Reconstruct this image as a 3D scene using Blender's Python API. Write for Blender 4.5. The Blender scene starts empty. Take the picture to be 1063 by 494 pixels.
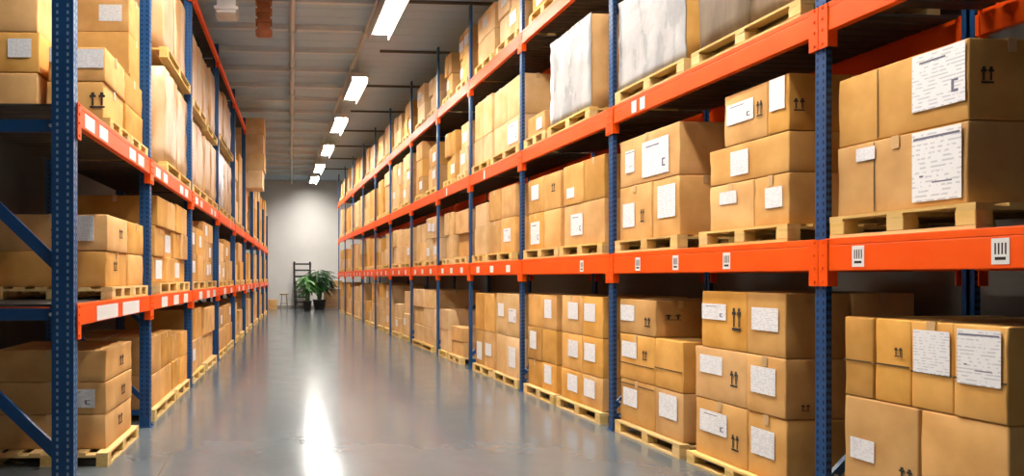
import bpy, bmesh, math, random
from mathutils import Vector, Matrix
PI = math.pi
S = bpy.context.scene
COL = S.collection
rnd = random.Random(7)

# ------------------------------------------------------------------ materials
def mat(name, col, rough=0.6, metal=0.0, spec=0.5, emit=None, estr=0.0):
    m = bpy.data.materials.new(name); m.use_nodes = True
    b = m.node_tree.nodes['Principled BSDF']
    b.inputs['Base Color'].default_value = (*col, 1)
    b.inputs['Roughness'].default_value = rough
    b.inputs['Metallic'].default_value = metal
    b.inputs['Specular IOR Level'].default_value = spec
    if emit:
        b.inputs['Emission Color'].default_value = (*emit, 1)
        b.inputs['Emission Strength'].default_value = estr
    return m

def noisy(name, c1, c2, scale=(6, 6, 6), rough=(0.5, 0.7), bump=0.0, bscale=40.0, detail=4.0, rand=0.0, coord='Object', metal=0.0, spec=0.5, mid=(0.35, 0.65)):
    m = mat(name, c1, rough[0], metal, spec)
    nt = m.node_tree; N = nt.nodes; L = nt.links; b = N['Principled BSDF']
    tc = N.new('ShaderNodeTexCoord'); mp = N.new('ShaderNodeMapping')
    mp.inputs['Scale'].default_value = scale
    L.new(tc.outputs[coord], mp.inputs['Vector'])
    vec = mp.outputs['Vector']
    if rand:
        oi = N.new('ShaderNodeObjectInfo'); ad = N.new('ShaderNodeVectorMath'); ad.operation = 'ADD'
        sc = N.new('ShaderNodeVectorMath'); sc.operation = 'SCALE'; sc.inputs['Scale'].default_value = 37.0
        cb = N.new('ShaderNodeCombineXYZ')
        for i in range(3): L.new(oi.outputs['Random'], cb.inputs[i])
        L.new(cb.outputs[0], sc.inputs[0]); L.new(sc.outputs[0], ad.inputs[0]); L.new(vec, ad.inputs[1]); vec = ad.outputs[0]
    nz = N.new('ShaderNodeTexNoise'); nz.inputs['Scale'].default_value = 1.0; nz.inputs['Detail'].default_value = detail
    L.new(vec, nz.inputs['Vector'])
    cr = N.new('ShaderNodeValToRGB')
    cr.color_ramp.elements[0].position = mid[0]; cr.color_ramp.elements[1].position = mid[1]
    cr.color_ramp.elements[0].color = (*c1, 1); cr.color_ramp.elements[1].color = (*c2, 1)
    L.new(nz.outputs['Fac'], cr.inputs['Fac'])
    out = cr.outputs['Color']
    if rand:
        hs = N.new('ShaderNodeHueSaturation')
        mr = N.new('ShaderNodeMapRange'); mr.inputs['To Min'].default_value = 1 - rand; mr.inputs['To Max'].default_value = 1 + rand
        L.new(oi.outputs['Random'], mr.inputs['Value']); L.new(mr.outputs[0], hs.inputs['Value'])
        mh = N.new('ShaderNodeMapRange'); mh.inputs['To Min'].default_value = 1.06; mh.inputs['To Max'].default_value = 0.90
        ml = N.new('ShaderNodeMath'); ml.operation = 'FRACT'; mm = N.new('ShaderNodeMath'); mm.operation = 'MULTIPLY'; mm.inputs[1].default_value = 7.3
        L.new(oi.outputs['Random'], mm.inputs[0]); L.new(mm.outputs[0], ml.inputs[0]); L.new(ml.outputs[0], mh.inputs['Value'])
        L.new(mh.outputs[0], hs.inputs['Saturation'])
        L.new(out, hs.inputs['Color']); out = hs.outputs['Color']
    L.new(out, b.inputs['Base Color'])
    mr2 = N.new('ShaderNodeMapRange'); mr2.inputs['To Min'].default_value = rough[0]; mr2.inputs['To Max'].default_value = rough[1]
    L.new(nz.outputs['Fac'], mr2.inputs['Value']); L.new(mr2.outputs[0], b.inputs['Roughness'])
    if bump:
        n2 = N.new('ShaderNodeTexNoise'); n2.inputs['Scale'].default_value = bscale; n2.inputs['Detail'].default_value = 3
        L.new(tc.outputs['Object'], n2.inputs['Vector'])
        bp = N.new('ShaderNodeBump'); bp.inputs['Strength'].default_value = bump; bp.inputs['Distance'].default_value = 0.01
        L.new(n2.outputs['Fac'], bp.inputs['Height']); L.new(bp.outputs[0], b.inputs['Normal'])
    return m

KRAFT = noisy('kraft_card', (0.565, 0.285, 0.070), (0.715, 0.395, 0.12), (3, 3, 3), (0.6, 0.78), 0.12, 9, rand=0.2, spec=0.22)
KRAFT_FAR = noisy('kraft_card_far', (0.55, 0.26, 0.05), (0.76, 0.41, 0.10), (1.3, 1.3, 1.3), (0.62, 0.8), coord='Object', spec=0.22)
KRAFT_PALE = noisy('pale_kraft_card', (0.68, 0.41, 0.165), (0.80, 0.54, 0.27), (3, 3, 3), (0.6, 0.78), 0.12, 9, rand=0.12, spec=0.3)
TAPE = mat('brown_tape', (0.62, 0.40, 0.19), 0.28)
SEAM = mat('flap_gap', (0.10, 0.055, 0.02), 0.9)
PAPER = None
PRINT = mat('grey_print', (0.16, 0.16, 0.22), 0.7)
INK = mat('ink', (0.03, 0.022, 0.015), 0.8)
WOOD = noisy('pallet_wood', (0.66, 0.42, 0.13), (0.78, 0.54, 0.20), (14, 2.5, 14), (0.6, 0.8), rand=0.14)
ORANGE = noisy('orange_paint', (0.93, 0.085, 0.002), (0.98, 0.105, 0.003), (3, 3, 3), (0.36, 0.5), spec=0.28)
BLUE = noisy('blue_paint', (0.002, 0.047, 0.155), (0.004, 0.064, 0.20), (4, 4, 4), (0.32, 0.45))
HOLE = mat('post_hole', (0.004, 0.012, 0.05), 0.8)
HOLE_GLINT = mat('post_hole_glint', (0.20, 0.30, 0.45), 0.45)  # pale colour paints bright glints into the slots of the end post
DECK = noisy('deck_steel', (0.045, 0.038, 0.032), (0.075, 0.064, 0.054), (3, 3, 3), (0.5, 0.7))
STEEL = mat('galvanised_steel', (0.62, 0.64, 0.65), 0.42, 0.3)
FILM = noisy('white_film', (0.36, 0.36, 0.365), (0.54, 0.53, 0.52), (5, 5, 2), (0.18, 0.4), 0.55, 7, rand=0.05)
FILM_TAN = noisy('clear_film_over_card', (0.46, 0.23, 0.075), (0.64, 0.48, 0.30), (2.6, 2.6, 1.3), (0.25, 0.5), 0.6, 6, rand=0.10, spec=0.35)
FILM_DIM = noisy('brown_sacking', (0.12, 0.078, 0.042), (0.20, 0.14, 0.08), (9, 9, 2), (0.5, 0.8), 0.5, 8, rand=0.08)
DARK = mat('black_metal', (0.018, 0.016, 0.015), 0.45)
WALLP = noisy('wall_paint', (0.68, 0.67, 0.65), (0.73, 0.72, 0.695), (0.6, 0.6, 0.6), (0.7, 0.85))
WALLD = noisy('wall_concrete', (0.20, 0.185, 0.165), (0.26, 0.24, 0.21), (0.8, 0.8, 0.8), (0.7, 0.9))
LAMP = mat('lamp_diffuser', (0.9, 0.9, 0.88), 0.5, emit=(1.0, 0.94, 0.86), estr=112.0)

def paper_mat():
    m = mat('label_paper', (0.80, 0.79, 0.78), 0.55)
    nt = m.node_tree; N = nt.nodes; L = nt.links; b = N['Principled BSDF']
    tc = N.new('ShaderNodeTexCoord'); sx = N.new('ShaderNodeSeparateXYZ'); L.new(tc.outputs['Generated'], sx.inputs[0])
    wv = N.new('ShaderNodeMath'); wv.operation = 'MULTIPLY'; wv.inputs[1].default_value = 15.0; L.new(sx.outputs['Z'], wv.inputs[0])
    fr = N.new('ShaderNodeMath'); fr.operation = 'FRACT'; L.new(wv.outputs[0], fr.inputs[0])
    lt = N.new('ShaderNodeMath'); lt.operation = 'LESS_THAN'; lt.inputs[1].default_value = 0.38; L.new(fr.outputs[0], lt.inputs[0])
    nz = N.new('ShaderNodeTexNoise'); nz.inputs['Scale'].default_value = 9.0; nz.inputs['Detail'].default_value = 2
    oi = N.new('ShaderNodeObjectInfo'); ad = N.new('ShaderNodeVectorMath'); ad.operation = 'ADD'; cb = N.new('ShaderNodeCombineXYZ')
    mu = N.new('ShaderNodeMath'); mu.operation = 'MULTIPLY'; mu.inputs[1].default_value = 50.0
    L.new(oi.outputs['Random'], mu.inputs[0]); L.new(mu.outputs[0], cb.inputs[0])
    L.new(tc.outputs['Generated'], ad.inputs[0]); L.new(cb.outputs[0], ad.inputs[1]); L.new(ad.outputs[0], nz.inputs['Vector'])
    gt = N.new('ShaderNodeMath'); gt.operation = 'GREATER_THAN'; gt.inputs[1].default_value = 0.5; L.new(nz.outputs['Fac'], gt.inputs[0])
    an = N.new('ShaderNodeMath'); an.operation = 'MULTIPLY'; L.new(lt.outputs[0], an.inputs[0]); L.new(gt.outputs[0], an.inputs[1])
    mx = N.new('ShaderNodeMix'); mx.data_type = 'RGBA'
    mx.inputs['A'].default_value = (0.86, 0.85, 0.85, 1); mx.inputs['B'].default_value = (0.62, 0.62, 0.65, 1)
    L.new(an.outputs[0], mx.inputs['Factor']); L.new(mx.outputs['Result'], b.inputs['Base Color'])
    return m
PAPER = paper_mat()

# ------------------------------------------------------------------ mesh helpers
class MB:
    def __init__(s): s.bm = bmesh.new()
    def box(s, x0, x1, y0, y1, z0, z1, mi=0):
        x0, x1 = min(x0, x1), max(x0, x1); y0, y1 = min(y0, y1), max(y0, y1); z0, z1 = min(z0, z1), max(z0, z1)
        v = [s.bm.verts.new(p) for p in ((x0,y0,z0),(x1,y0,z0),(x1,y1,z0),(x0,y1,z0),(x0,y0,z1),(x1,y0,z1),(x1,y1,z1),(x0,y1,z1))]
        for f in ((0,3,2,1),(4,5,6,7),(0,1,5,4),(1,2,6,5),(2,3,7,6),(3,0,4,7)):
            s.bm.faces.new([v[i] for i in f]).material_index = mi
        return s
    def bar(s, p, q, w, t, up=(0,0,1), mi=0):
        p, q = Vector(p), Vector(q); d = (q - p).normalized(); u = Vector(up)
        a = d.cross(u)
        if a.length < 1e-4: a = d.cross(Vector((1,0,0)))
        a.normalize(); b = a.cross(d).normalized()
        v = []
        for o in (p, q):
            for i, j in ((-1,-1),(1,-1),(1,1),(-1,1)): v.append(s.bm.verts.new(o + a*i*w/2 + b*j*t/2))
        for f in ((3,2,1,0),(4,5,6,7),(0,1,5,4),(1,2,6,5),(2,3,7,6),(3,0,4,7)):
            s.bm.faces.new([v[i] for i in f]).material_index = mi
        return s
    def tube(s, pts, r, n=8, mi=0):
        pts = [Vector(p) for p in pts]; rings = []
        rr = r if isinstance(r, (list, tuple)) else [r]*len(pts)
        for i, p in enumerate(pts):
            d = (pts[min(i+1, len(pts)-1)] - pts[max(i-1, 0)]).normalized()
            a = d.cross(Vector((0,0,1)))
            if a.length < 1e-3: a = d.cross(Vector((1,0,0)))
            a.normalize(); b = d.cross(a)
            rings.append([s.bm.verts.new(p + (a*math.cos(2*PI*k/n) + b*math.sin(2*PI*k/n))*rr[i]) for k in range(n)])
        for A, B in zip(rings, rings[1:]):
            for k in range(n): s.bm.faces.new((A[k], A[(k+1)%n], B[(k+1)%n], B[k])).material_index = mi
        s.bm.faces.new(rings[0][::-1]).material_index = mi; s.bm.faces.new(rings[-1]).material_index = mi
        return s
    def lathe(s, prof, c=(0,0,0), n=24, mi=0):
        rings = [[s.bm.verts.new((c[0]+r*math.cos(2*PI*k/n), c[1]+r*math.sin(2*PI*k/n), c[2]+z)) for k in range(n)] for r, z in prof]
        for A, B in zip(rings, rings[1:]):
            for k in range(n): s.bm.faces.new((A[k], A[(k+1)%n], B[(k+1)%n], B[k])).material_index = mi
        s.bm.faces.new(rings[0][::-1]).material_index = mi; s.bm.faces.new(rings[-1]).material_index = mi
        return s
    def bevel(s, w, seg=2, ang=0.6):
        bmesh.ops.recalc_face_normals(s.bm, faces=s.bm.faces)
        e = [e for e in s.bm.edges if len(e.link_faces) == 2 and e.calc_face_angle() > ang]
        bmesh.ops.bevel(s.bm, geom=e, offset=w, segments=seg, profile=0.6, affect='EDGES', clamp_overlap=True)
        return s
    def mesh(s, name, mats, smooth=False):
        bmesh.ops.recalc_face_normals(s.bm, faces=s.bm.faces)
        me = bpy.data.meshes.new(name); s.bm.to_mesh(me); s.bm.free()
        for m in (mats if isinstance(mats, (list, tuple)) else [mats]): me.materials.append(m)
        if smooth:
            for p in me.polygons: p.use_smooth = True
        return me

def obj(name, me, parent=None, loc=(0,0,0), rz=0.0):
    o = bpy.data.objects.new(name, me); COL.objects.link(o)
    o.location = loc; o.rotation_euler = (0, 0, rz); o.parent = parent
    return o
def tag(o, label, cat, group=None, kind=None):
    o['label'] = label; o['category'] = cat
    if group: o['group'] = group
    if kind: o['kind'] = kind
    return o
def empty(name, label, cat, loc=(0,0,0), rz=0.0, group=None):
    o = obj(name, None, None, loc, rz); o.empty_display_size = 0.2
    return tag(o, label, cat, group)
def struct(name, me, loc=(0,0,0), label=None):
    o = obj(name, me, None, loc); o['kind'] = 'structure'
    if label: o['label'] = label
    return o

# ------------------------------------------------------------------ camera
F, CX, HY, CAMZ, YAW = 720.0, 330.0, 288.0, 1.6, math.radians(4)
cd = bpy.data.cameras.new('camera'); cam = bpy.data.objects.new('camera', cd); COL.objects.link(cam)
cam.location = (0, 0, CAMZ); cam.rotation_euler = (PI/2, 0, -YAW)
cd.sensor_width = 36; cd.lens = F/1063*36
cd.shift_x = (531.5-CX)/1063; cd.shift_y = (HY-247)/1063
cd.clip_start = 0.05; S.camera = cam
def proj(p):
    X = p[0]*math.cos(YAW) - p[1]*math.sin(YAW); Z = p[0]*math.sin(YAW) + p[1]*math.cos(YAW)
    if Z < 0.2: return None
    return CX + F*X/Z, HY - F*(p[2]-CAMZ)/Z, Z

# ------------------------------------------------------------------ the room
YB, YE, XL, XR, ZC = -7.0, 36.7, -4.4, 5.15, 6.75
def floor_mat():
    m = mat('polished_concrete', (0.3, 0.3, 0.3), 0.25, 0, 0.6)
    nt = m.node_tree; N = nt.nodes; L = nt.links; b = N['Principled BSDF']
    tc = N.new('ShaderNodeTexCoord')
    n1 = N.new('ShaderNodeTexNoise'); n1.inputs['Scale'].default_value = 0.7; n1.inputs['Detail'].default_value = 6; n1.inputs['Roughness'].default_value = 0.65
    L.new(tc.outputs['Object'], n1.inputs['Vector'])
    cr = N.new('ShaderNodeValToRGB'); cr.color_ramp.elements[0].position = 0.3; cr.color_ramp.elements[1].position = 0.7
    cr.color_ramp.elements[0].color = (0.10, 0.118, 0.128, 1); cr.color_ramp.elements[1].color = (0.14, 0.158, 0.168, 1)
    L.new(n1.outputs['Fac'], cr.inputs['Fac']); 
    # saw-cut joints every 4 m
    sx = N.new('ShaderNodeSeparateXYZ'); L.new(tc.outputs['Object'], sx.inputs[0])
    def line(sock, pitch, off):
        a = N.new('ShaderNodeMath'); a.operation = 'ADD'; a.inputs[1].default_value = off; L.new(sock, a.inputs[0])
        d = N.new('ShaderNodeMath'); d.operation = 'DIVIDE'; d.inputs[1].default_value = pitch; L.new(a.outputs[0], d.inputs[0])
        f = N.new('ShaderNodeMath'); f.operation = 'FRACT'; L.new(d.outputs[0], f.inputs[0])
        l = N.new('ShaderNodeMath'); l.operation = 'LESS_THAN'; l.inputs[1].default_value = 0.008/pitch; L.new(f.outputs[0], l.inputs[0])
        return l.outputs[0]
    mx = N.new('ShaderNodeMath'); mx.operation = 'MAXIMUM'; L.new(line(sx.outputs['X'], 5.0, 0.9), mx.inputs[0]); L.new(line(sx.outputs['Y'], 5.0, 1.3), mx.inputs[1])
    mi = N.new('ShaderNodeMix'); mi.data_type = 'RGBA'; mi.inputs['B'].default_value = (0.10, 0.10, 0.095, 1)
    L.new(mx.outputs[0], mi.inputs['Factor']); L.new(cr.outputs['Color'], mi.inputs['A']); L.new(mi.outputs['Result'], b.inputs['Base Color'])
    n2 = N.new('ShaderNodeTexNoise'); n2.inputs['Scale'].default_value = 2.2; n2.inputs['Detail'].default_value = 5; L.new(tc.outputs['Object'], n2.inputs['Vector'])
    mr = N.new('ShaderNodeMapRange'); mr.inputs['To Min'].default_value = 0.10; mr.inputs['To Max'].default_value = 0.24; L.new(n2.outputs['Fac'], mr.inputs['Value'])
    L.new(mr.outputs[0], b.inputs['Roughness'])
    n3 = N.new('ShaderNodeTexNoise'); n3.inputs['Scale'].default_value = 5; n3.inputs['Detail'].default_value = 2; L.new(tc.outputs['Object'], n3.inputs['Vector'])
    bp = N.new('ShaderNodeBump'); bp.inputs['Strength'].default_value = 0.06; bp.inputs['Distance'].default_value = 0.02
    L.new(n3.outputs['Fac'], bp.inputs['Height']); L.new(bp.outputs[0], b.inputs['Normal'])
    return m
CEIL = noisy('ceiling_sheet', (0.50, 0.66, 0.79), (0.54, 0.70, 0.83), (0.5, 0.5, 0.5), (0.55, 0.75))
struct('floor', MB().box(XL, XR, YB, YE, -0.15, 0).mesh('floor', floor_mat()))
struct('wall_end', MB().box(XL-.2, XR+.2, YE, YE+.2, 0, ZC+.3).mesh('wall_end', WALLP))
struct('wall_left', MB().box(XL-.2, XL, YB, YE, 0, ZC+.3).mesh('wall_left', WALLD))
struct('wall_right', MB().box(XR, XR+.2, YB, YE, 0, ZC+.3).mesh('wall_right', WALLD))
cm = MB()   # ribbed roof sheet
y = YB
while y < YE - 0.01:
    cm.box(XL, XR, y, y+0.42, ZC, ZC+0.03); cm.box(XL, XR, y+0.42, y+0.45, ZC+0.008, ZC+0.06); y += 0.45
cm.box(XL, XR, YB, YE, ZC+0.06, ZC+0.2)
struct('ceiling', cm.mesh('ceiling', CEIL))
PURL = mat('purlin_steel', (0.70, 0.76, 0.80), 0.5)
pm = MB().box(XL, 1.95, -0.035, 0.035, -0.10, 0).box(XL, 1.95, -0.05, 0.05, -0.112, -0.10).mesh('ceiling_beam', PURL)
for i in range(17):
    struct('ceiling_beam', pm, (0, 11.3 + 1.42*i, ZC))
PURD = mat('purlin_dark', (0.11, 0.10, 0.09), 0.6)
pm2 = MB().box(2.5, XR, -0.025, 0.025, -0.05, 0).mesh('ceiling_beam', PURD)
for i in range(9): struct('ceiling_beam', pm2, (0, 9.9 + 2.84*i, ZC))
for nm, x in (('baseboard_left', XL), ('baseboard_right', XR)):
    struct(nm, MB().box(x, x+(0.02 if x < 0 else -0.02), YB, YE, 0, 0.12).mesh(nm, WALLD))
struct('baseboard_end', MB().box(XL, XR, YE-.02, YE, 0, 0.12).mesh('baseboard_end', mat('skirting', (0.30, 0.27, 0.23), 0.6)))

# conduits, lamps and ducts under the roof
def conduit(x0, y0, x1, y1, z, r, label, nm='conduit'):
    o = obj(nm, MB().tube([(x0, y0, z), (x1, y1, z)], r, 10).mesh(nm, STEEL))
    tag(o, label, 'pipe')
    n = 12
    me = MB().box(-r*1.5, r*1.5, -.015, .015, -r*1.3, ZC-.1-z).mesh('hanger_ring', STEEL)
    for i in range(n):
        t = (i+.5)/n; obj('hanger_ring', me, o, (x0+(x1-x0)*t, y0+(y1-y0)*t, z))
conduit(0.28, 8, 1.15, YE-.1, ZC-.17, 0.055, 'long thick pale pipe under the roof above the left rack edge')
conduit(1.95, 8, 1.98, YE-.1, ZC-.17, 0.040, 'long thin conduit running under the roof beside the lamps')
GL = 'tube lamps in one row along the aisle roof'
ords = ['first', 'second', 'third', 'fourth', 'fifth', 'sixth', 'seventh', 'eighth', 'ninth', 'tenth', 'eleventh', 'twelfth', 'thirteenth']
hous = MB().box(-.19, .19, -1.05, 1.05, .03, .10).box(-.21, -.18, -1.07, 1.07, -.12, .08).box(.18, .21, -1.07, 1.07, -.12, .08).box(-.21, .21, -1.07, -1.04, -.01, .08).box(-.21, .21, 1.04, 1.07, -.01, .08).mesh('housing', mat('lamp_housing', (.6, .6, .58), .4))  # deep side lips added to keep lamp light off the top-shelf goods
diff = MB().box(-.175, .175, -1.035, 1.035, 0.0, .028).bevel(.006).mesh('diffuser', LAMP)
wire = MB().tube([(0, -.8, .10), (0, -.8, ZC-6.36)], .008, 6).tube([(0, .8, .10), (0, .8, ZC-6.36)], .008, 6).mesh('suspension_wire', STEEL)
for i in range(2, 10):
    yy = {4: 12.4, 5: 17.4, 9: 33.7}.get(i, 13.0 + 4.3*(i-4))
    vis = i - 4
    lab = f'{ords[vis]} bright white tube lamp from the front of the aisle roof' if vis >= 0 else f'white tube lamp overhead, {ords[-vis-1]} one before the visible row'
    t = empty('ceiling_lamp', lab, 'lamp', (2.14, yy, 6.36), 0, GL)
    obj('housing', hous, t); obj('diffuser', diff, t); obj('suspension_wire', wire, t)
for i in range(2):  # unseen extra pair, added to brighten the aisle faces of the right rack
    t = empty('ceiling_lamp', f'added unseen fill lamp over the aisle mouth near the left rack, {ords[i]} of two', 'lamp', (-0.35, 7.8-2.9*i, 6.36), 0, 'added fill lamps over the aisle mouth')
    obj('housing', hous, t); obj('diffuser', diff, t); obj('suspension_wire', wire, t)
def duct(nm, x0, x1, y0, y1, z0, z1, m, label, cat):
    o = obj(nm, MB().box(x0, x1, y0, y1, z0, z1).bevel(.02).mesh(nm, m)); tag(o, label, cat)
    k = MB()
    for i in range(4):
        z = z0 + (z1-z0)*(i+.2)/4; k.box(x0-.03, x1+.03, y0-.03, y1+.03, z, z+.05)
    obj('flange', k.mesh('flange', m), o)
duct('ventilation_duct', -0.85, -0.53, 11.2, 11.6, 5.85, ZC, noisy('duct_white', (.62,.62,.62), (.72,.72,.71), (3,3,3), (.35,.5)), 'pale vertical duct dropping from the roof above the left rack', 'duct')
duct('rusty_riser', -0.22, 0.02, 12.6, 12.8, 6.0, ZC, noisy('rust_paint', (.30,.09,.035), (.42,.16,.07), (3,3,3), (.5,.7)), 'rust coloured riser pipe casing hanging beside the pale duct', 'pipe')

# ------------------------------------------------------------------ pallet racks
RK = {'R': dict(p=(3.613, 4.316), a=math.radians(0.919), s=1, name='right rack'),
      'L': dict(p=(-1.394, 5.108), a=math.radians(-2.845), s=-1, name='left rack')}
def W(r, u, n, z=0.0):
    k = RK[r]; (x, y), a, s = k['p'], k['a'], k['s']
    return (x - math.sin(a)*u + s*n*math.cos(a), y + math.cos(a)*u + s*n*math.sin(a), z)
POSTS = {'R': [-2.75, 0, 2.72, 5.22, 7.6, 9.8, 12.3, 15.0, 17.5, 20.1, 22.7, 25.2, 27.5],
         'L': [0.0, 2.45, 5.2, 8.4, 11.6, 14.6, 17.6, 20.6, 23.6, 26.6]}
LEV = {'R': [(1.643, 1.852), (3.195, 3.38), (4.862, 5.043)],
       'L': [(1.25, 1.41), (2.70, 2.87), (5.735, 5.84)]}
DEPTH = 1.10
TAGS = {('R', 0, 0): [-0.30, -1.12, -2.0], ('R', 1, 0): [2.18, 1.57, 0.90], ('R', 2, 0): [3.35], ('R', 2, 1): [2.1], ('R', 1, 1): [2.25]}
post_cache = {}
def post_mesh(h, wu, wn, s, slots, front, pale):
    mb = MB(); t = 0.006; f = s     # local x grows away from the aisle * s
    # open C profile: web on the aisle side, two flanges, two lips
    mb.box(0, f*t, -wu/2, wu/2, 0, h)
    mb.box(f*t, f*wn, -wu/2, -wu/2+t, 0, h); mb.box(f*t, f*wn, wu/2-t, wu/2, 0, h)
    mb.box(f*(wn-t), f*wn, -wu/2+t, -wu/2+.03, 0, h); mb.box(f*(wn-t), f*wn, wu/2-.03, wu/2-t, 0, h)
    mb.box(f*t, f*(t+.012), -.012, .012, 0, h)                      # stiffening rib
    if slots:
        z = 0.12
        while z < h - 0.05:
            for q in (-1, 1):
                if front: mb.box(-f*.001, 0, q*wu*.28-.007, q*wu*.28+.007, z, z+.026, 1)
                mb.box(f*(wn*.5+q*wn*.24-.008), f*(wn*.5+q*wn*.24+.008), -wu/2-.001, -wu/2, z+.012, z+.036, 1)
            z += 0.05
    return mb.mesh('post', [BLUE, HOLE_GLINT if pale else HOLE])
def build_rack(r, label):
    k = RK[r]; s = k['s']
    root = empty('pallet_rack', label, 'pallet rack', (*k['p'], 0), k['a'])
    P = POSTS[r]; H = 6.35 if r == 'R' else 6.1
    foot = MB().box(-.06, .06, -.052, .052, 0, .008).tube([(.045, .035, .008), (.045, .035, .03)], .012, 6).tube([(-.045, -.035, .008), (-.045, -.035, .03)], .012, 6).mesh('base_plate', BLUE)
    meshes = {}
    for i, u in enumerate(P):
        near = i < 4
        wn = 0.155 if (r == 'L' and i == 0) else (0.11 if r == 'L' else 0.042)
        wu = 0.09 if r == 'L' else 0.085
        H2 = H if (r == 'R' or i <= 5) else 4.4
        for rear in (0, 1):
            key = (near, wn, H2, rear)
            if key not in meshes:
                meshes[key] = post_mesh(H2, wu, wn, s if not rear else -s, near, not rear, r == 'L' and i == 0)
            p = obj('post', meshes[key], root, (s*(DEPTH if rear else 0), u, 0))
            obj('base_plate', foot, p, (s*(.04 if not rear else -.04), 0, 0))
        if i < 7:
            b = []
            if r == 'L' and i == 0:
                for z0, z1 in ((.30, 1.22), (1.66, 2.58), (4.6, 5.4)): b.append(((.1, z0), (DEPTH-.05, z1), .085))
                for z in (1.335, 2.69, 4.2): b.append(((.12, z), (DEPTH-.02, z), .085))
                b.append(((.05, .12), (DEPTH-.05, .12), .06))
            else:
                zz = .25; flip = 0
                while zz < 1.0:
                    b.append(((.04, zz if not flip else zz+1.0), (DEPTH-.04, zz+1.0 if not flip else zz), .055)); zz += 1.05; flip ^= 1
                b.append(((.04, .15), (DEPTH-.04, .15), .055))
            for (a0, b0), (a1, b1), w in b:
                mb = MB().bar((s*a0, 0, b0), (s*a1, 0, b1), .03, w, (0, 1, 0) if False else (0, 0, 1))
                if near:
                    for a_, b_ in ((a0, b0), (a1, b1)):
                        mb.tube([(s*(a_+(.05 if a_ < .5 else -.05)), -.016, b_+((b1-b0)*.05 if a_ < .5 else (b0-b1)*.05)), (s*(a_+(.05 if a_ < .5 else -.05)), -.026, b_+((b1-b0)*.05 if a_ < .5 else (b0-b1)*.05))], .013, 8, 1)
                obj('brace', mb.mesh('brace', [BLUE, STEEL]), root, (0, u, 0))
    for i, (u0, u1) in enumerate(zip(P, P[1:])):
        L = u1 - u0; near = i < 4
        for j, (z0, z1) in enumerate(LEV[r]):
            if r == 'L' and j == 2 and i > 4: continue
            h = z1 - z0
            wpost = .045
            for rear in (0, 1):
                if rear and r == 'L' and i < 2 and j: continue
                mb = MB(); x0 = -.012; x1 = .045
                a, b = -L/2+wpost, L/2-wpost
                mb.box(s*x0, s*x1, a, b, 0, h*.78).box(s*(x0+.0), s*(x1-.022), a, b, h*.78, h)
                if near: mb.bevel(.006)
                off = s*(0 if not rear else DEPTH)
                if rear:
                    for v in mb.bm.verts: v.co.x = -v.co.x
                bo = obj('beam', mb.mesh('beam', ORANGE), root, (off, (u0+u1)/2, z0))
                if rear and not near: continue
                for e in (-1, 1):
                    c = MB(); q = -1 if rear else 1
                    ye = e*(L/2-.003)
                    c.box(q*s*-.018, q*s*-.008, ye, ye-e*.075, -.10, h-.006).box(q*s*-.018, q*s*.05, ye-e*.075, ye-e*.068, -.10, h-.006)
                    if near:
                        for zz in (-.07, .02, h*.5, h-.02): c.tube([(q*s*-.018, ye-e*.03, zz), (q*s*-.026, ye-e*.03, zz)], .010, 8)
                    obj('beam_connector', c.mesh('beam_connector', ORANGE), bo)
                if rear: continue
                tg = TAGS.get((r, i, j))
                tl = []
                if tg: tl = [(t-(u0+u1)/2, .085, h*.62) for t in tg]
                elif r == 'R' and j == 0 and i >= 2: tl = [((f-.5)*L*.8, .16, h*.5) for f in ((.12, .5, .86) if i > 2 else (.3, .45))]
                elif r == 'L' and j == 0: tl = [((f-.5)*L, .62 if i == 0 else .34, h*.74) for f in ((.32, .64) if i == 0 else (.25, .52, .78) if i < 3 else (.3, .7))]
                elif r == 'L' and j == 1 and i < 3: tl = [((f-.5)*L, .24, h*.62) for f in (.12, .27, .66, .80)]
                elif j == 1 and i < 5: tl = [(L*.15, .07, h*.8)]
                for n_, (yc, w, hh) in enumerate(tl):
                    g = MB(); zc = h*.42
                    g.box(s*-.0125, s*-.0145, yc-w/2, yc+w/2, zc-hh/2, zc+hh/2)
                    if r == 'R' and i < 3 and j == 0:     # dark bar marks on the location ticket
                        for q in range(4): g.box(s*-.0146, s*-.0150, yc-w*.34+q*w*.19, yc-w*.34+q*w*.19+w*.09, zc-hh*.12, zc+hh*.32, 1)
                        g.box(s*-.0146, s*-.0150, yc-w*.30, yc+w*.30, zc-hh*.34, zc-hh*.22, 1)
                    obj('location_label', g.mesh('location_label', [mat_tag, INK]), bo)
            d = MB(); n = int(L/.13)
            for q in range(n):
                yy = -L/2+.06+(L-.12)*q/n
                d.box(s*.05, s*(DEPTH-.05), yy, yy+(L-.12)/n*.82, -.022, -.004)
            obj('deck_slats', d.mesh('deck_slats', DECK), root, (0, (u0+u1)/2, z1))
    return root
mat_tag = mat('ticket_paper', (0.80, 0.78, 0.75), 0.5)
build_rack('R', 'tall right hand pallet rack with blue posts and broad bright orange beams')
build_rack('L', 'tall left hand pallet rack with braced blue end frame and red orange beams')

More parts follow.
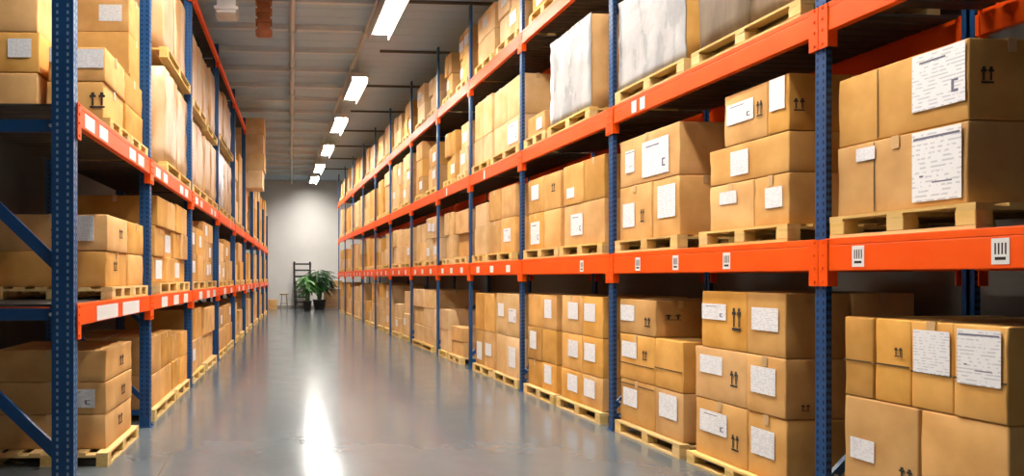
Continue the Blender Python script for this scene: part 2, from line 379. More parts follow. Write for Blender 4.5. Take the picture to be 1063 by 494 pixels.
# ------------------------------------------------------------------ goods
def carton_mesh(d, l, h, near, rg, s, m=None):
    """box of depth d (x), length l (y), height h, base at z=0"""
    bm = bmesh.new(); bmesh.ops.create_cube(bm, size=1.0)
    for v in bm.verts: v.co = Vector((v.co.x*d, v.co.y*l, (v.co.z+.5)*h))
    if near:
        bmesh.ops.subdivide_edges(bm, edges=bm.edges[:], cuts=3, use_grid_fill=True)
        for v in bm.verts:
            x, y_, z = v.co.x/d*2, v.co.y/l*2, v.co.z/h*2-1
            ex = [abs(t) > .99 for t in (x, y_, z)]
            if sum(ex) == 1:
                k = rg.uniform(-.006, .003)
                if ex[0]: v.co.x += math.copysign(k, x)
                elif ex[1]: v.co.y += math.copysign(k, y_)
                elif z > 0: v.co.z += k*.5 - .004
            elif sum(ex) >= 2 and z > -.99:
                v.co += Vector((rg.uniform(-.004, .004), rg.uniform(-.004, .004), 0))
    e = [e for e in bm.edges if len(e.link_faces) == 2 and e.calc_face_angle() > .9]
    bmesh.ops.bevel(bm, geom=e, offset=min(.010, h*.06), segments=2 if near else 1, profile=.6, affect='EDGES', clamp_overlap=True)
    mb = MB(); mb.bm.free(); mb.bm = bm
    return mb.mesh('carton', m or KRAFT, near)

def sheet(face, s, d, l, c, z, w, h, off, mi=0, mb=None, th=.0015):
    """thin plate on the aisle face ('a'), the camera-end face ('e') or far face ('f') of a carton"""
    mb = mb or MB()
    if face == 'a':
        x = -s*(d/2+off); mb.box(x, x-s*th, c-w/2, c+w/2, z-h/2, z+h/2, mi)
    elif face == 'e':
        y_ = -l/2-off; mb.box(c-w/2, c+w/2, y_, y_-th, z-h/2, z+h/2, mi)
    else:
        mb.box(c-w/2, c+w/2, l/2+off, l/2+off+th, z-h/2, z+h/2, mi)
    return mb

PENDING = []      # carton specs; sorted by how large they show, then built
PALLETS = []
BAYN = lambda r, i: ords[i]
TIER = {'R': ['floor', 'first shelf', 'second shelf', 'top shelf'], 'L': ['floor', 'first shelf', 'second shelf', 'top shelf']}
def layer_names(n):
    return {1: ['single'], 2: ['bottom', 'top'], 3: ['bottom', 'middle', 'top'], 4: ['bottom', 'second', 'third', 'top'], 5: ['bottom', 'second', 'third', 'fourth', 'top']}[n]
def col_names(n):
    return {1: [''], 2: ['near', 'far'], 3: ['near', 'middle', 'far'], 4: ['near', 'second', 'third', 'far']}[n]
def load(r, bay, tier, which, layers, z0=None, n0=.06, depth=1.0, rows=2, pal=None, feats=None, palh=.13):
    """which: 'near'/'far'/'only' stack of that bay; layers: list of (z_top, [u edges])"""
    base = 0.0 if tier == 0 else LEV[r][tier-1][1]
    ua = min(l[1][0] for l in layers); ub = max(l[1][-1] for l in layers)
    where = f"{which+' ' if which != 'only' else ''}stack, {BAYN(r, bay)} bay, {TIER[r][tier]}, {RK[r]['name']}"
    pu = pal or (ua-.012, ub+.012)
    PALLETS.append(dict(r=r, u=pu, z=base, h=palh, n0=n0-.05, d=depth+.06, where=where, bay=bay, label=f"timber pallet under the {where}", tier=tier))
    z = base + palh
    LN = layer_names(len(layers))
    for li, (zt, ue) in enumerate(layers):
        CN = col_names(len(ue)-1)
        for ci in range(len(ue)-1):
            for row in range(rows):
                dd = depth/rows
                PENDING.append(dict(r=r, u0=ue[ci], u1=ue[ci+1], n0=n0+row*dd, n1=n0+(row+1)*dd, z0=z, z1=zt, bay=bay, tier=tier,
                    ln=LN[li], cn=CN[ci], where=where, row=row, rows=rows, feats=(feats or {}).get((li, ci, row)), efeats=(feats or {}).get((li, ci, 'e')) if row == 0 else None, top=(li == len(layers)-1)))
        z = zt

fe = lambda *a: list(a)
# --- right rack, bays near the camera, read off one by one.  feature: (kind, centre along face 0..1 from far end, height 0..1, w, h)
load('R', 0, 0, 'only', [(.855, [-1.10, -.63, -.12]), (1.355, [-1.10, -.82, -.57, -.33, -.12])], pal=(-1.13, -.08), rows=2,
     feats={(0, 1, 0): fe(('label', .28, .56, .17, .13), ('mark', .86, .45, .10, .10)), (0, 0, 0): fe(('label', .52, .30, .20, .18),),
            (1, 1, 0): fe(('label', .55, .66, .21, .24), ('band', .5, .42, 1, .02)), (1, 0, 0): fe(('label', .5, .66, .22, .29), ('band', .5, .42, 1, .02)),
            (1, 2, 0): fe(('band', .5, .45, 1, .02), ('mark', .7, .62, .06, .06)), (1, 3, 0): fe(('band', .5, .45, 1, .02),)})
load('R', 0, 1, 'only', [(2.435, [-.90, -.065]), (2.875, [-.90, -.065])], pal=(-.98, -.06), rows=2, palh=.14,
     feats={(0, 0, 0): fe(('label', .80, .57, .28, .40), ('label', .26, .84, .13, .08), ('crease', .33, .5, .006, .9)), (1, 0, 0): fe(('label', .84, .70, .30, .32), ('crease', .35, .5, .006, .95)),
            (1, 0, 'e'): fe(('mark', .2, .55, .09, .10),)})
load('R', 1, 0, 'near', [(.585, [.37, .77, 1.41]), (1.02, [.37, .77, 1.41]), (1.49, [.37, .77, 1.32])], pal=(.36, 1.45), palh=.11,
     feats={(0, 0, 0): fe(('label', .42, .55, .24, .20),), (0, 1, 0): fe(('label', .38, .62, .34, .18), ('mark', .8, .40, .10, .14)),
            (1, 0, 0): fe(('label', .46, .58, .25, .20),), (1, 1, 0): fe(('label', .34, .68, .28, .15), ('mark', .78, .50, .10, .14)),
            (2, 0, 0): fe(('label', .50, .58, .27, .17),), (2, 1, 0): fe(('label', .30, .64, .30, .13), ('mark', .80, .55, .12, .20)),
            (1, 0, 'e'): fe(('mark', .3, .2, .08, .05),)})
load('R', 1, 0, 'far', [(.57, [1.58, 2.02, 2.65]), (1.03, [1.58, 2.02, 2.66]), (1.385, [2.0, 2.66])], pal=(1.55, 2.66),
     feats={(0, 0, 0): fe(('label', .5, .66, .28, .22),), (0, 1, 0): fe(('label', .32, .60, .26, .18), ('band', .5, .9, 1, .02)), (1, 1, 0): fe(('label', .30, .66, .28, .16), ('mark', .75, .6, .10, .10), ('band', .5, .35, 1, .02)),
            (1, 0, 0): fe(('band', .5, .40, 1, .02),), (2, 0, 0): fe(('label', .25, .60, .26, .16), ('mark', .8, .4, .12, .10)), (2, 0, 'e'): fe(('mark', .35, .55, .20, .06),)})
load('R', 1, 1, 'near', [(2.35, [.35, .70, 1.22]), (2.645, [.35, 1.22]), (3.055, [.35, .56, 1.04])], pal=(.30, 1.28), palh=.13,
     feats={(0, 0, 0): fe(('label', .6, .55, .17, .15),), (0, 1, 0): fe(('label', .45, .7, .20, .10),), (1, 0, 0): fe(('label', .42, .50, .20, .19),),
            (2, 1, 0): fe(('label', .40, .60, .30, .16), ('mark', .85, .55, .07, .13)), (2, 0, 0): fe(('label', .5, .70, .15, .23),), (2, 0, 'e'): fe(('mark', .15, .45, .1, .1),)})
load('R', 1, 1, 'far', [(2.52, [1.63, 2.06, 2.65]), (3.0, [1.63, 2.65])], pal=(1.58, 2.66), palh=.13,
     feats={(0, 0, 0): fe(('label', .55, .60, .28, .30),), (0, 1, 0): fe(('label', .32, .46, .22, .24), ('mark', .75, .42, .08, .14)), (1, 0, 0): fe(('label', .64, .46, .44, .34), ('label', .20, .52, .17, .22))})
load('R', 2, 0, 'near', [(.49, [3.02, 3.50, 4.05]), (.93, [3.02, 3.50, 4.05]), (1.39, [3.02, 3.50, 4.05])], pal=(2.98, 4.08),
     feats={(a, b, 0): fe(('label', .4+.2*b, .6, .26, .20),) for a in range(3) for b in range(2)})
load('R', 2, 0, 'far', [(.49, [4.20, 4.64, 5.12]), (.93, [4.20, 4.64, 5.12]), (1.375, [4.20, 4.64, 5.12])], pal=(4.17, 5.15),
     feats={(a, b, 0): fe(('label', .45, .6, .22, .24),) for a in range(3) for b in range(2) if (a+b) % 2 == 0})
load('R', 2, 1, 'near', [(2.47, [2.98, 3.98]), (2.95, [2.98, 3.45, 3.98])], pal=(2.93, 4.0), feats={(0, 0, 0): fe(('label', .35, .5, .3, .25),), (1, 1, 0): fe(('label', .4, .3, .2, .12),)})
load('R', 2, 1, 'far', [(2.47, [4.08, 4.58, 5.12]), (2.94, [4.08, 4.58, 5.12])], pal=(4.04, 5.16), feats={(0, 1, 0): fe(('label', .5, .45, .3, .3),), (1, 1, 0): fe(('label', .5, .6, .25, .2),), (1, 0, 0): fe(('mark', .6, .6, .12, .12),)})
load('R', 2, 2, 'far', [(3.80, [4.55, 4.85, 5.12])], pal=(4.42, 5.14), feats={(0, 0, 0): fe(('label', .5, .5, .18, .15),)})
load('R', 3, 0, 'near', [(.72, [5.42, 5.95, 6.42]), (1.36, [5.42, 5.95, 6.42])], feats={(0, 0, 0): fe(('label', .5, .5, .28, .3),), (1, 1, 0): fe(('label', .5, .6, .25, .2),), (1, 0, 0): fe(('label', .5, .5, .3, .2),)})
load('R', 3, 0, 'far', [(.72, [6.55, 7.0, 7.46]), (1.34, [6.55, 7.0, 7.46])], feats={(0, 1, 0): fe(('label', .5, .4, .26, .3),), (0, 0, 0): fe(('label', .5, .5, .3, .2),)})
load('R', 3, 1, 'near', [(2.5, [5.62, 6.2, 6.75]), (2.98, [5.62, 6.2, 6.75])], feats={(0, 0, 0): fe(('label', .5, .5, .3, .2),)})
load('R', 3, 1, 'far', [(2.45, [6.86, 7.48]), (2.84, [6.86, 7.48])])
load('R', 3, 2, 'near', [(3.95, [5.36, 5.95, 6.52]), (4.53, [5.36, 5.95, 6.52])], feats={(0, 0, 0): fe(('label', .5, .5, .4, .3),)})
load('R', 3, 2, 'far', [(3.95, [6.64, 7.06, 7.5]), (4.58, [6.64, 7.06, 7.5])])
load('R', 4, 0, 'near', [(.40, [8.22, 8.98]), (.67, [8.22, 8.98])], rows=1)
load('R', 4, 0, 'far', [(.55, [9.13, 9.72]), (.96, [9.13, 9.72])], rows=1)
load('R', 5, 0, 'only', [(.50, [10.3, 11.2, 12.18]), (.92, [10.3, 11.2, 12.18]), (1.33, [10.3, 11.2, 12.18])], rows=1)

# --- left rack, first bays
load('L', 0, 0, 'near', [(.42, [.98, 1.88]), (.70, [.98, 1.88]), (.975, [.98, 1.88])], pal=(.86, 1.96), rows=1, depth=.98, palh=.12,
     feats={(0, 0, 0): fe(('mark', .5, .6, .16, .10),), (1, 0, 0): fe(('mark', .6, .5, .16, .10),), (2, 0, 0): fe(('mark', .55, .5, .16, .10),), (1, 0, 'e'): fe(('label', .72, .5, .35, .16),), (2, 0, 'e'): fe(('mark', .62, .5, .22, .10),)})
load('L', 0, 1, 'near', [(1.83, [1.01, 1.71]), (2.15, [1.01, 1.71])], rows=1, depth=.98, palh=.11, feats={(1, 0, 0): fe(('mark', .6, .55, .14, .09),), (1, 0, 'e'): fe(('label', .80, .62, .16, .22), ('mark', .55, .5, .12, .1)), (0, 0, 0): fe(('mark', .4, .6, .14, .09),)})
load('L', 0, 1, 'far', [(1.83, [1.74, 2.36]), (2.15, [1.74, 2.36])], rows=1, depth=.98, palh=.11)
load('L', 0, 2, 'near', [(3.28, [.95, 1.62]), (3.58, [.95, 1.62])], rows=1, depth=.50, palh=.10, feats={(1, 0, 'e'): fe(('label', .72, .66, .28, .16), ('label', .12, .8, .20, .12)), (0, 0, 'e'): fe(('mark', .9, .5, .16, .15),)})
load('L', 0, 2, 'inner', [(3.36, [.97, 1.62]), (3.71, [.97, 1.62]), (4.12, [.97, 1.62])], n0=.63, rows=1, depth=.45, palh=.10, feats={(1, 0, 'e'): fe(('label', .62, .6, .20, .16),)})
load('L', 0, 2, 'far', [(3.28, [1.66, 2.36]), (3.58, [1.66, 2.36])], rows=1, depth=.98, palh=.10)
load('L', 1, 2, 'near', [(3.38, [2.62, 3.26]), (3.85, [2.62, 3.26]), (4.30, [2.62, 3.26]), (4.75, [2.62, 3.26])], n0=.26, rows=1, depth=.82, palh=.10, feats={(3, 0, 'e'): fe(('label', .75, .45, .25, .18),)})
load('L', 1, 0, 'near', [(.50, [2.72, 3.35, 4.0]), (.93, [2.72, 3.35, 4.0])], rows=1)
load('L', 1, 0, 'far', [(.50, [4.1, 4.6, 5.08]), (.84, [4.1, 4.6, 5.08])], rows=1)
load('L', 1, 1, 'near', [(1.85, [3.0, 3.55, 4.1]), (2.2, [3.0, 3.55, 4.1]), (2.55, [3.0, 3.55, 4.1])], rows=1, feats={(0, 0, 0): fe(('label', .5, .5, .35, .22),), (1, 1, 0): fe(('label', .5, .5, .35, .22),)})
load('L', 1, 1, 'far', [(1.85, [4.2, 4.62, 5.06]), (2.2, [4.2, 4.62, 5.06]), (2.58, [4.2, 4.62, 5.06])], rows=1, feats={(0, 0, 0): fe(('label', .5, .5, .3, .2),)})

done = {('R', 0), ('R', 1), ('R', 2)}
WRAPS = []
def wrap(r, bay, tier, which, u0, u1, zt, film, n0=.05, d=.98, sheet_only=False, base=None):
    base = base or (0 if tier == 0 else LEV[r][tier-1][1])
    where = f"{which+' ' if which != 'only' else ''}stack, {BAYN(r, bay)} bay, {TIER[r][tier]}, {RK[r]['name']}"
    PALLETS.append(dict(r=r, u=(u0-.03, u1+.03), z=base, h=.13, n0=n0-.05, d=d+.06, where=where, bay=bay, label=f"timber pallet under the {where}", tier=tier))
    WRAPS.append(dict(r=r, bay=bay, tier=tier, which=which, u0=u0, u1=u1, z0=base+.13, z1=zt, film=film, n0=n0, d=d, so=sheet_only))
wrap('R', 1, 2, 'far', 1.50, 2.61, 4.42, 'white', sheet_only=True)
wrap('R', 1, 2, 'near', .20, 1.34, 4.5, 'brown')
wrap('R', 2, 2, 'near', 3.22, 4.29, 4.56, 'white', sheet_only=True)
wrap('L', 1, 2, 'far', 3.36, 5.08, 4.25, 'clear')
wrap('L', 2, 2, 'near', 5.35, 6.75, 4.15, 'clear'); wrap('L', 2, 2, 'far', 6.85, 8.25, 4.1, 'clear')
wrap('L', 3, 2, 'near', 8.55, 9.9, 4.3, 'white'); wrap('L', 3, 2, 'far', 10.0, 11.4, 4.2, 'clear')
wrap('L', 1, 2, 'upper', 3.40, 5.05, 5.62, 'clear', base=4.26)
wrap('L', 2, 2, 'upper near', 5.38, 6.72, 5.5, 'clear', base=4.16); wrap('L', 2, 2, 'upper far', 6.9, 8.2, 5.45, 'clear', base=4.11)
wrap('L', 3, 2, 'upper', 8.7, 11.2, 5.5, 'clear', base=4.31)

# the remaining bays: two stacks a bay, heights as seen down the aisle
taken = {(p['r'], p['bay'], p['tier']) for p in PALLETS}
for r, tiers in (('R', 4), ('L', 3)):
    P = POSTS[r]
    for i, (a, b) in enumerate(zip(P, P[1:])):
        if r == 'R' and i == 0: continue
        for t in range(tiers):
            if (r, i, t) in taken or (r, i, t) == ('L', 5, 2): continue
            if r == 'R' and t == 3 and i < 2: continue
            if r == 'L' and i == 0: continue
            base = 0 if t == 0 else LEV[r][t-1][1]
            roof = LEV[r][t][0] if t < len(LEV[r]) else base + 1.25
            if r == 'L' and t == 2: roof = 5.45
            m = (a+b)/2
            halves = [('near', a+.14, m-.05), ('far', m+.05, b-.13)]
            for which, u0, u1 in halves:
                free = roof - base - .13
                hh = free*rnd.uniform(.66, .9)
                if t == 3 and r == 'R': hh = rnd.uniform(.62, .98)
                if t == 0 and rnd.random() < .25: hh *= .65
                q0 = u0 + rnd.uniform(0, .22 if i > 3 else .08); q1 = u1 - rnd.uniform(.05, .38 if i > 3 else .14)
                nl = 2 if hh < 1.0 else rnd.choice((2, 3)) if hh < 1.5 else 4
                if i > 8 and hh < 1.5: nl = 2
                nc = 2 if rnd.random() < .65 and i < 9 else 1
                mid = q0 + (q1-q0)*rnd.uniform(.42, .58)
                ue = [q0, mid, q1] if nc == 2 else [q0, q1]
                fts = {}
                for li in range(nl):
                    for c in range(nc):
                        if rnd.random() < .4 and i < 8: fts[(li, c, 0)] = fe(('label', rnd.uniform(.35, .65), rnd.uniform(.4, .65), .26, .18),)
                load(r, i, t, which, [(base+.13+hh*(k+1)/nl, ue) for k in range(nl)], rows=1, feats=fts)

# --- choose which cartons stand as things
def screen(c):
    pts = [proj(W(c['r'], u, n, z)) for u in (c['u0'], c['u1']) for n in (c['n0'], c['n1']) for z in (c['z0'], c['z1'])]
    pts = [p for p in pts if p]
    if not pts: return None
    fr = [proj(W(c['r'], u, c['n0'], z)) for u in (c['u0'], c['u1']) for z in (c['z0'], c['z1'])]
    fr = [p for p in fr if p]
    xs, ys = [p[0] for p in pts], [p[1] for p in pts]
    if max(xs) < -15 or min(xs) > 1078 or max(ys) < -15 or min(ys) > 509: return None
    fx = [min(max(p[0], 0), 1063) for p in fr]; fy = [min(max(p[1], 0), 494) for p in fr]
    return (max(fx)-min(fx)+2)*(max(fy)-min(fy)) if fr else 0
vis = []
for c in PENDING:
    a = screen(c)
    if a is None: continue
    if c['row'] > 0 and not (c['top'] or c['cn'] in ('near', '')): continue      # inner cartons nobody can see
    if c['row'] > 0 and c['tier'] > 0 and c['cn'] not in ('near', ''): continue
    if c['row'] > 0: a *= .35
    c['area'] = a; vis.append(c)
vis.sort(key=lambda c: -c['area'])
things, rest = vis[:300], vis[300:]
arrow = None
def mark_geo(mb, face, s, d, l, c, z, w, h, off):
    """two small upright handling arrows over a bar, printed in dark ink"""
    for q in (-1, 1):
        cc = c + q*w*.24
        sheet(face, s, d, l, cc, z-h*.10, w*.10, h*.45, off, 0, mb)
        sheet(face, s, d, l, cc, z+h*.20, w*.34, h*.13, off, 0, mb)
        sheet(face, s, d, l, cc, z+h*.34, w*.18, h*.14, off, 0, mb)
    sheet(face, s, d, l, c, z-h*.42, w*.8, h*.10, off, 0, mb)
for idx, c in enumerate(things):
    r = c['r']; s = RK[r]['s']; g = .006
    d, l, h = c['n1']-c['n0']-g*2.4, c['u1']-c['u0']-g*1.5, c['z1']-c['z0']-.004
    near = c['area'] > 500
    pale = c['bay'] >= 3 and random.Random(f"{c['r']}{c['bay']}{c['tier']}{c['where'][:4]}").random() < .6
    rg = random.Random(idx*13+5)
    jit = rg.uniform(-.012, .012) if c['rows'] == 2 or near else rg.uniform(-.03, .03)
    if c['row'] > 0: jit = 0
    o = obj('carton', carton_mesh(d, l, h, near, rg, s, KRAFT_PALE if pale else KRAFT), None,
            W(r, (c['u0']+c['u1'])/2, (c['n0']+c['n1'])/2 + (jit if c['row'] == 0 and c['rows'] == 1 else min(jit, 0)), c['z0']+.001), RK[r]['a'] + rg.uniform(-.003, .003)*(1 if near else 0))
    fts = c['feats'] or []
    nlab = sum(1 for f in fts if f[0] == 'label'); nm = any(f[0] == 'mark' for f in fts)
    adj = 'inner' if c['row'] > 0 else ('two label' if nlab == 2 else 'white labelled' if nlab else 'arrow marked' if nm else 'pale plain' if pale else 'plain kraft')
    lay = f"{c['ln']} layer"
    lab = f"{adj} carton, {lay}, {c['cn']} column of {c['where']}" if c['cn'] else f"{adj} carton, {lay} of {c['where']}"
    tag(o, lab, 'carton', f"cartons on the {RK[r]['name']}")
    # packing tape over the flap joint and down both ends of it
    if near or c['area'] > 160:
        tw = .05; mb = MB(); across = rg.random() < .5
        if across:   # seam runs from the aisle to the back
            mb.box(-d/2, d/2, -tw/2, tw/2, h+.0005, h+.002); sheet('a', s, d, l, 0, h-.035, tw, .075, .0065, 0, mb)
        else:
            mb.box(-tw/2, tw/2, -l/2, l/2, h+.0005, h+.002); sheet('e', s, d, l, 0, h-.035, tw, .075, .0065, 0, mb)
        obj('packing_tape', mb.mesh('packing_tape', TAPE), o)
    fl = [('a', f) for f in fts]
    if c['row'] == 0:
        pass
    ft2 = c.get('efeats') or []
    fl += [('e', f) for f in ft2]
    for face, (kind, u, v, w, hh) in fl:
        span = l if face == 'a' else d
        # u runs 0..1 from the left of that face as seen from the aisle / from the camera end
        if face == 'a': cc = (l/2 - u*l) if s > 0 else (-l/2 + u*l)
        else: cc = -d/2 + u*d
        if kind in ('band', 'crease'):
            ww, h3 = (span*.995, .010) if kind == 'band' else (.006, h*.96)
            obj('flap_joint', sheet(face, s, d, l, cc if kind == 'crease' else 0, v*h, ww, h3, .0062).mesh('flap_joint', SEAM), o)
        elif kind == 'label':
            ww, h3 = min(w, span*.92), min(hh, h*.9)
            z = min(max(v*h, h3/2+.01), h-h3/2-.01)
            cc = min(max(cc, -span/2+ww/2+.012), span/2-ww/2-.012)
            q = sheet(face, s, d, l, cc, z, ww, h3, .009)
            if near and ww > .16:      # heading rule, text lines and a small printed sign on the sheet
                sg = -1 if (face == 'a' and s > 0) else 1
                if h3 > ww*1.15: sheet(face, s, d, l, cc, z+h3*.40, ww*.94, h3*.035, .0106, 1, q, .0004); sheet(face, s, d, l, cc+sg*ww*.12, z-h3*.24, ww*.4, h3*.02, .0106, 1, q, .0004); sheet(face, s, d, l, cc-sg*ww*.30, z-h3*.14, ww*.08, h3*.025, .0106, 1, q, .0004)
                elif ww > .28:
                    sheet(face, s, d, l, cc+sg*ww*.28, z-h3*.20, ww*.05, h3*.22, .0106, 1, q, .0004); sheet(face, s, d, l, cc+sg*ww*.34, z-h3*.29, ww*.08, h3*.05, .0106, 1, q, .0004); sheet(face, s, d, l, cc+sg*ww*.34, z-h3*.11, ww*.08, h3*.04, .0106, 1, q, .0004)
                    sheet(face, s, d, l, cc-sg*ww*.1, z+h3*.34, ww*.5, h3*.035, .0106, 1, q, .0004)
            obj('paper_label', q.mesh('paper_label', [PAPER, PRINT]), o)
        else:
            mb = MB(); mark_geo(mb, face, s, d, l, cc, v*h, w, hh, .0085)
            obj('handling_mark', mb.mesh('handling_mark', INK), o)

# the several hundred small ones further down the aisle
mb = MB()
for c in rest:
    r = c['r']; M = Matrix.Translation(W(r, (c['u0']+c['u1'])/2, (c['n0']+c['n1'])/2, c['z0'])) @ Matrix.Rotation(RK[r]['a'], 4, 'Z')
    d, l, h = c['n1']-c['n0']-.01, c['u1']-c['u0']-.012, c['z1']-c['z0']-.006
    n0 = len(mb.bm.verts); mb.box(-d/2, d/2, -l/2, l/2, 0, h, 1 if rnd.random() < .6 else 0)
    mb.bm.verts.ensure_lookup_table()
    for v in mb.bm.verts[n0:]: v.co = M @ v.co
if rest:
    o = obj('distant_cartons', mb.mesh('distant_cartons', [KRAFT_FAR, KRAFT_PALE]))
    tag(o, 'small kraft cartons filling the far ends of both racks', 'carton', None, 'stuff')

# --- pallets
pal_cache = {}
def pallet_parts(L, D, H):
    key = (round(L, 2), round(D, 2), round(H, 3))
    if key in pal_cache: return pal_cache[key]
    bt = .020
    td = MB()
    for k in range(6): 
        x = -D/2 + (D-.10)*k/5; td.box(x, x+.10, -L/2, L/2, H-bt, H-.002)
    for k in (-1, 0, 1): td.box(-D/2, D/2, k*(L/2-.05)-.05, k*(L/2-.05)+.05, H-2*bt, H-bt)
    bl = MB().box(-.05, .05, -.055, .055, bt, H-2*bt).bevel(.004, 1).mesh('block', WOOD)
    bb = MB().box(-.05, .05, -L/2, L/2, 0.001, bt).mesh('bottom_board', WOOD)
    pal_cache[key] = (td.mesh('top_deck', WOOD), bl, bb)
    return pal_cache[key]
def pallet_single(L, D, H):
    key = ('s', round(L, 1), round(D, 2), round(H, 3))
    if key in pal_cache: return pal_cache[key]
    m = MB().box(-D/2, D/2, -L/2, L/2, H-.04, H-.002)
    for x in (-1, 0, 1):
        m.box(x*(D/2-.05)-.05, x*(D/2-.05)+.05, -L/2, L/2, 0.001, .02)
        for y_ in (-1, 0, 1): m.box(x*(D/2-.05)-.05, x*(D/2-.05)+.05, y_*(L/2-.055)-.055, y_*(L/2-.055)+.055, .02, H-.04)
    pal_cache[key] = m.mesh('pallet', WOOD)
    return pal_cache[key]
for p in PALLETS:
    c = dict(r=p['r'], u0=p['u'][0], u1=p['u'][1], n0=p['n0'], n1=p['n0']+p['d'], z0=p['z'], z1=p['z']+p['h'])
    if screen(c) is None: continue
    L, D, H = p['u'][1]-p['u'][0], p['d'], p['h']
    loc = W(p['r'], sum(p['u'])/2, p['n0']+D/2, p['z']); a = RK[p['r']]['a']; grp = f"pallets on the {RK[p['r']]['name']}"
    if p['bay'] < 4:
        t = empty('pallet', p['label'], 'pallet', loc, a, grp)
        td, bl, bb = pallet_parts(L, D, H)
        obj('top_deck', td, t)
        for x in (-1, 0, 1):
            obj('bottom_board', bb, t, (x*(D/2-.05), 0, 0))
            for y_ in (-1, 0, 1): obj('block', bl, t, (x*(D/2-.05), y_*(L/2-.055), 0))
    else:
        tag(obj('pallet', pallet_single(L, D, H), None, loc, a), p['label'], 'pallet', grp)

# --- wrapped stacks
for i, w in enumerate(WRAPS):
    r = w['r']; s = RK[r]['s']; rg = random.Random(90+i)
    L, D, H = w['u1']-w['u0'], w['d'], w['z1']-w['z0']
    loc = W(r, (w['u0']+w['u1'])/2, w['n0']+D/2, w['z0']); a = RK[r]['a']
    film = {'white': FILM, 'clear': FILM_TAN, 'brown': FILM_DIM}[w['film']]
    adj = {'white': 'white wrapped', 'clear': 'clear film wrapped', 'brown': 'brown sack wrapped'}[w['film']]
    where = f"{w['which']+' ' if w['which'] != 'only' else ''}stack, {BAYN(r, w['bay'])} bay, {TIER[r][w['tier']]}, {RK[r]['name']}"
    def blob(d, l, h, amp, cuts, m, seed):
        bm = bmesh.new(); bmesh.ops.create_cube(bm, size=1.0)
        for v in bm.verts: v.co = Vector((v.co.x*d, v.co.y*l, (v.co.z+.5)*h))
        bmesh.ops.subdivide_edges(bm, edges=bm.edges[:], cuts=cuts, use_grid_fill=True)
        q = random.Random(seed)
        for v in bm.verts:
            if v.co.z > .02:
                v.co += Vector((math.copysign(q.uniform(-amp, amp), v.co.x) if abs(v.co.x) > d*.49 else 0, math.copysign(q.uniform(-amp, amp), v.co.y) if abs(v.co.y) > l*.49 else 0, q.uniform(-amp, 0)*.8 if v.co.z > h*.98 else 0))
        k = MB(); k.bm.free(); k.bm = bm
        return k.mesh('load_body', m, True)
    t = empty('wrapped_load', f"{adj} load, {where}", 'wrapped load', loc, a, f"wrapped loads on the {RK[r]['name']}")
    if w['so']:
        obj('load_body', blob(D, L, H, .004, 3, KRAFT, i), t)
        mb = MB(); bm = mb.bm                      # creased sheet of film over the aisle side and the top edge
        ny, nz = 12, 12; grid = {}
        for a_ in range(ny+1):
            for b_ in range(nz+1):
                x = -s*(D/2 + .012 + rg.uniform(0, .014))
                grid[a_, b_] = bm.verts.new((x, -L/2*1.005+L*1.01*a_/ny, .01+(H-.0)*b_/nz))
        for a_ in range(ny):
            for b_ in range(nz): bm.faces.new((grid[a_, b_], grid[a_+1, b_], grid[a_+1, b_+1], grid[a_, b_+1]))
        r_ = bmesh.ops.extrude_face_region(bm, geom=bm.faces[:])
        for v in [e for e in r_['geom'] if isinstance(e, bmesh.types.BMVert)]: v.co.x += s*.008
        obj('film_sheet', mb.mesh('film_sheet', FILM, True), t)
    else:
        nb = max(1, round(L/.75)); 
        for k in range(nb):                         # the sagging units under the wrap
            me = blob(D*rg.uniform(.9, 1), L/nb*.985, H*rg.uniform(.86, 1), .022, 5, film, 50+i*7+k)
            obj('load_body', me, t, (0, -L/2+L*(k+.5)/nb, 0))

# tall stack reaching out over the aisle high on the left rack
tag(obj('pallet', pallet_single(1.0, 1.0, .13), None, W('L', 15.75, .52, 2.87), RK['L']['a']), 'timber pallet under the tall overhanging stack in the left rack', 'pallet', 'pallets on the left rack')
z = 3.0
for k, (h, nn) in enumerate(((.60, .54), (.62, .52), (.52, .02), (.50, -.04), (.54, -.01), (.50, -.03))):
    o = obj('carton', carton_mesh(.90, .88, h-.004, True, random.Random(k), -1, KRAFT_PALE), None, W('L', 15.75, nn, z+.001), RK['L']['a'])
    tag(o, f"{['bottom', 'second', 'third', 'fourth', 'fifth', 'top'][k]} carton of the tall overhanging stack high on the left rack", 'carton', 'cartons on the left rack')
    mb = MB().box(-.45, .45, -.03, .03, h-.0035, h-.002); sheet('e', -1, .9, .88, 0, h-.05, .06, .09, .008, 0, mb); obj('packing_tape', mb.mesh('packing_tape', TAPE), o)
    z += h

# ------------------------------------------------------------------ things by the end wall
def E(px, z=0.0, depth=35.6):
    X = (px-CX)/F*depth
    return (X*math.cos(YAW)+depth*math.sin(YAW), -X*math.sin(YAW)+depth*math.cos(YAW), z)
# rolling step ladder
lx, ly, _ = 1.70, 35.9, 0
t = empty('step_ladder', 'tall black rolling step ladder in front of the pale end wall', 'ladder', (lx, ly, 0))
for q in (-1, 1):
    obj('rail', MB().tube([(q*.30, -.35, .1), (q*.40, .1, 1.5), (q*.42, .12, 2.35), (q*.38, .12, 2.42)], .055, 8).mesh('rail', DARK), t)
    obj('rear_leg', MB().tube([(q*.34, .42, .1), (q*.41, .13, 1.6)], .05, 8).mesh('rear_leg', DARK), t)
    w = MB().tube([(q*.30-.03, -.35, .08), (q*.30+.03, -.35, .08)], .08, 14).mesh('caster', DARK); obj('caster', w, t)
    obj('caster', MB().tube([(q*.34-.03, .42, .08), (q*.34+.03, .42, .08)], .08, 14).mesh('caster', DARK), t)
for k in range(6):
    z = .30+.26*k; yy = -.35+.45*(z-.1)/1.4
    obj('step', MB().box(-.33-.012*k, .33+.012*k, yy-.11, yy+.11, z, z+.07).mesh('step', DARK), t)
obj('platform', MB().box(-.40, .40, -.02, .30, 1.60, 1.70).mesh('platform', DARK), t)
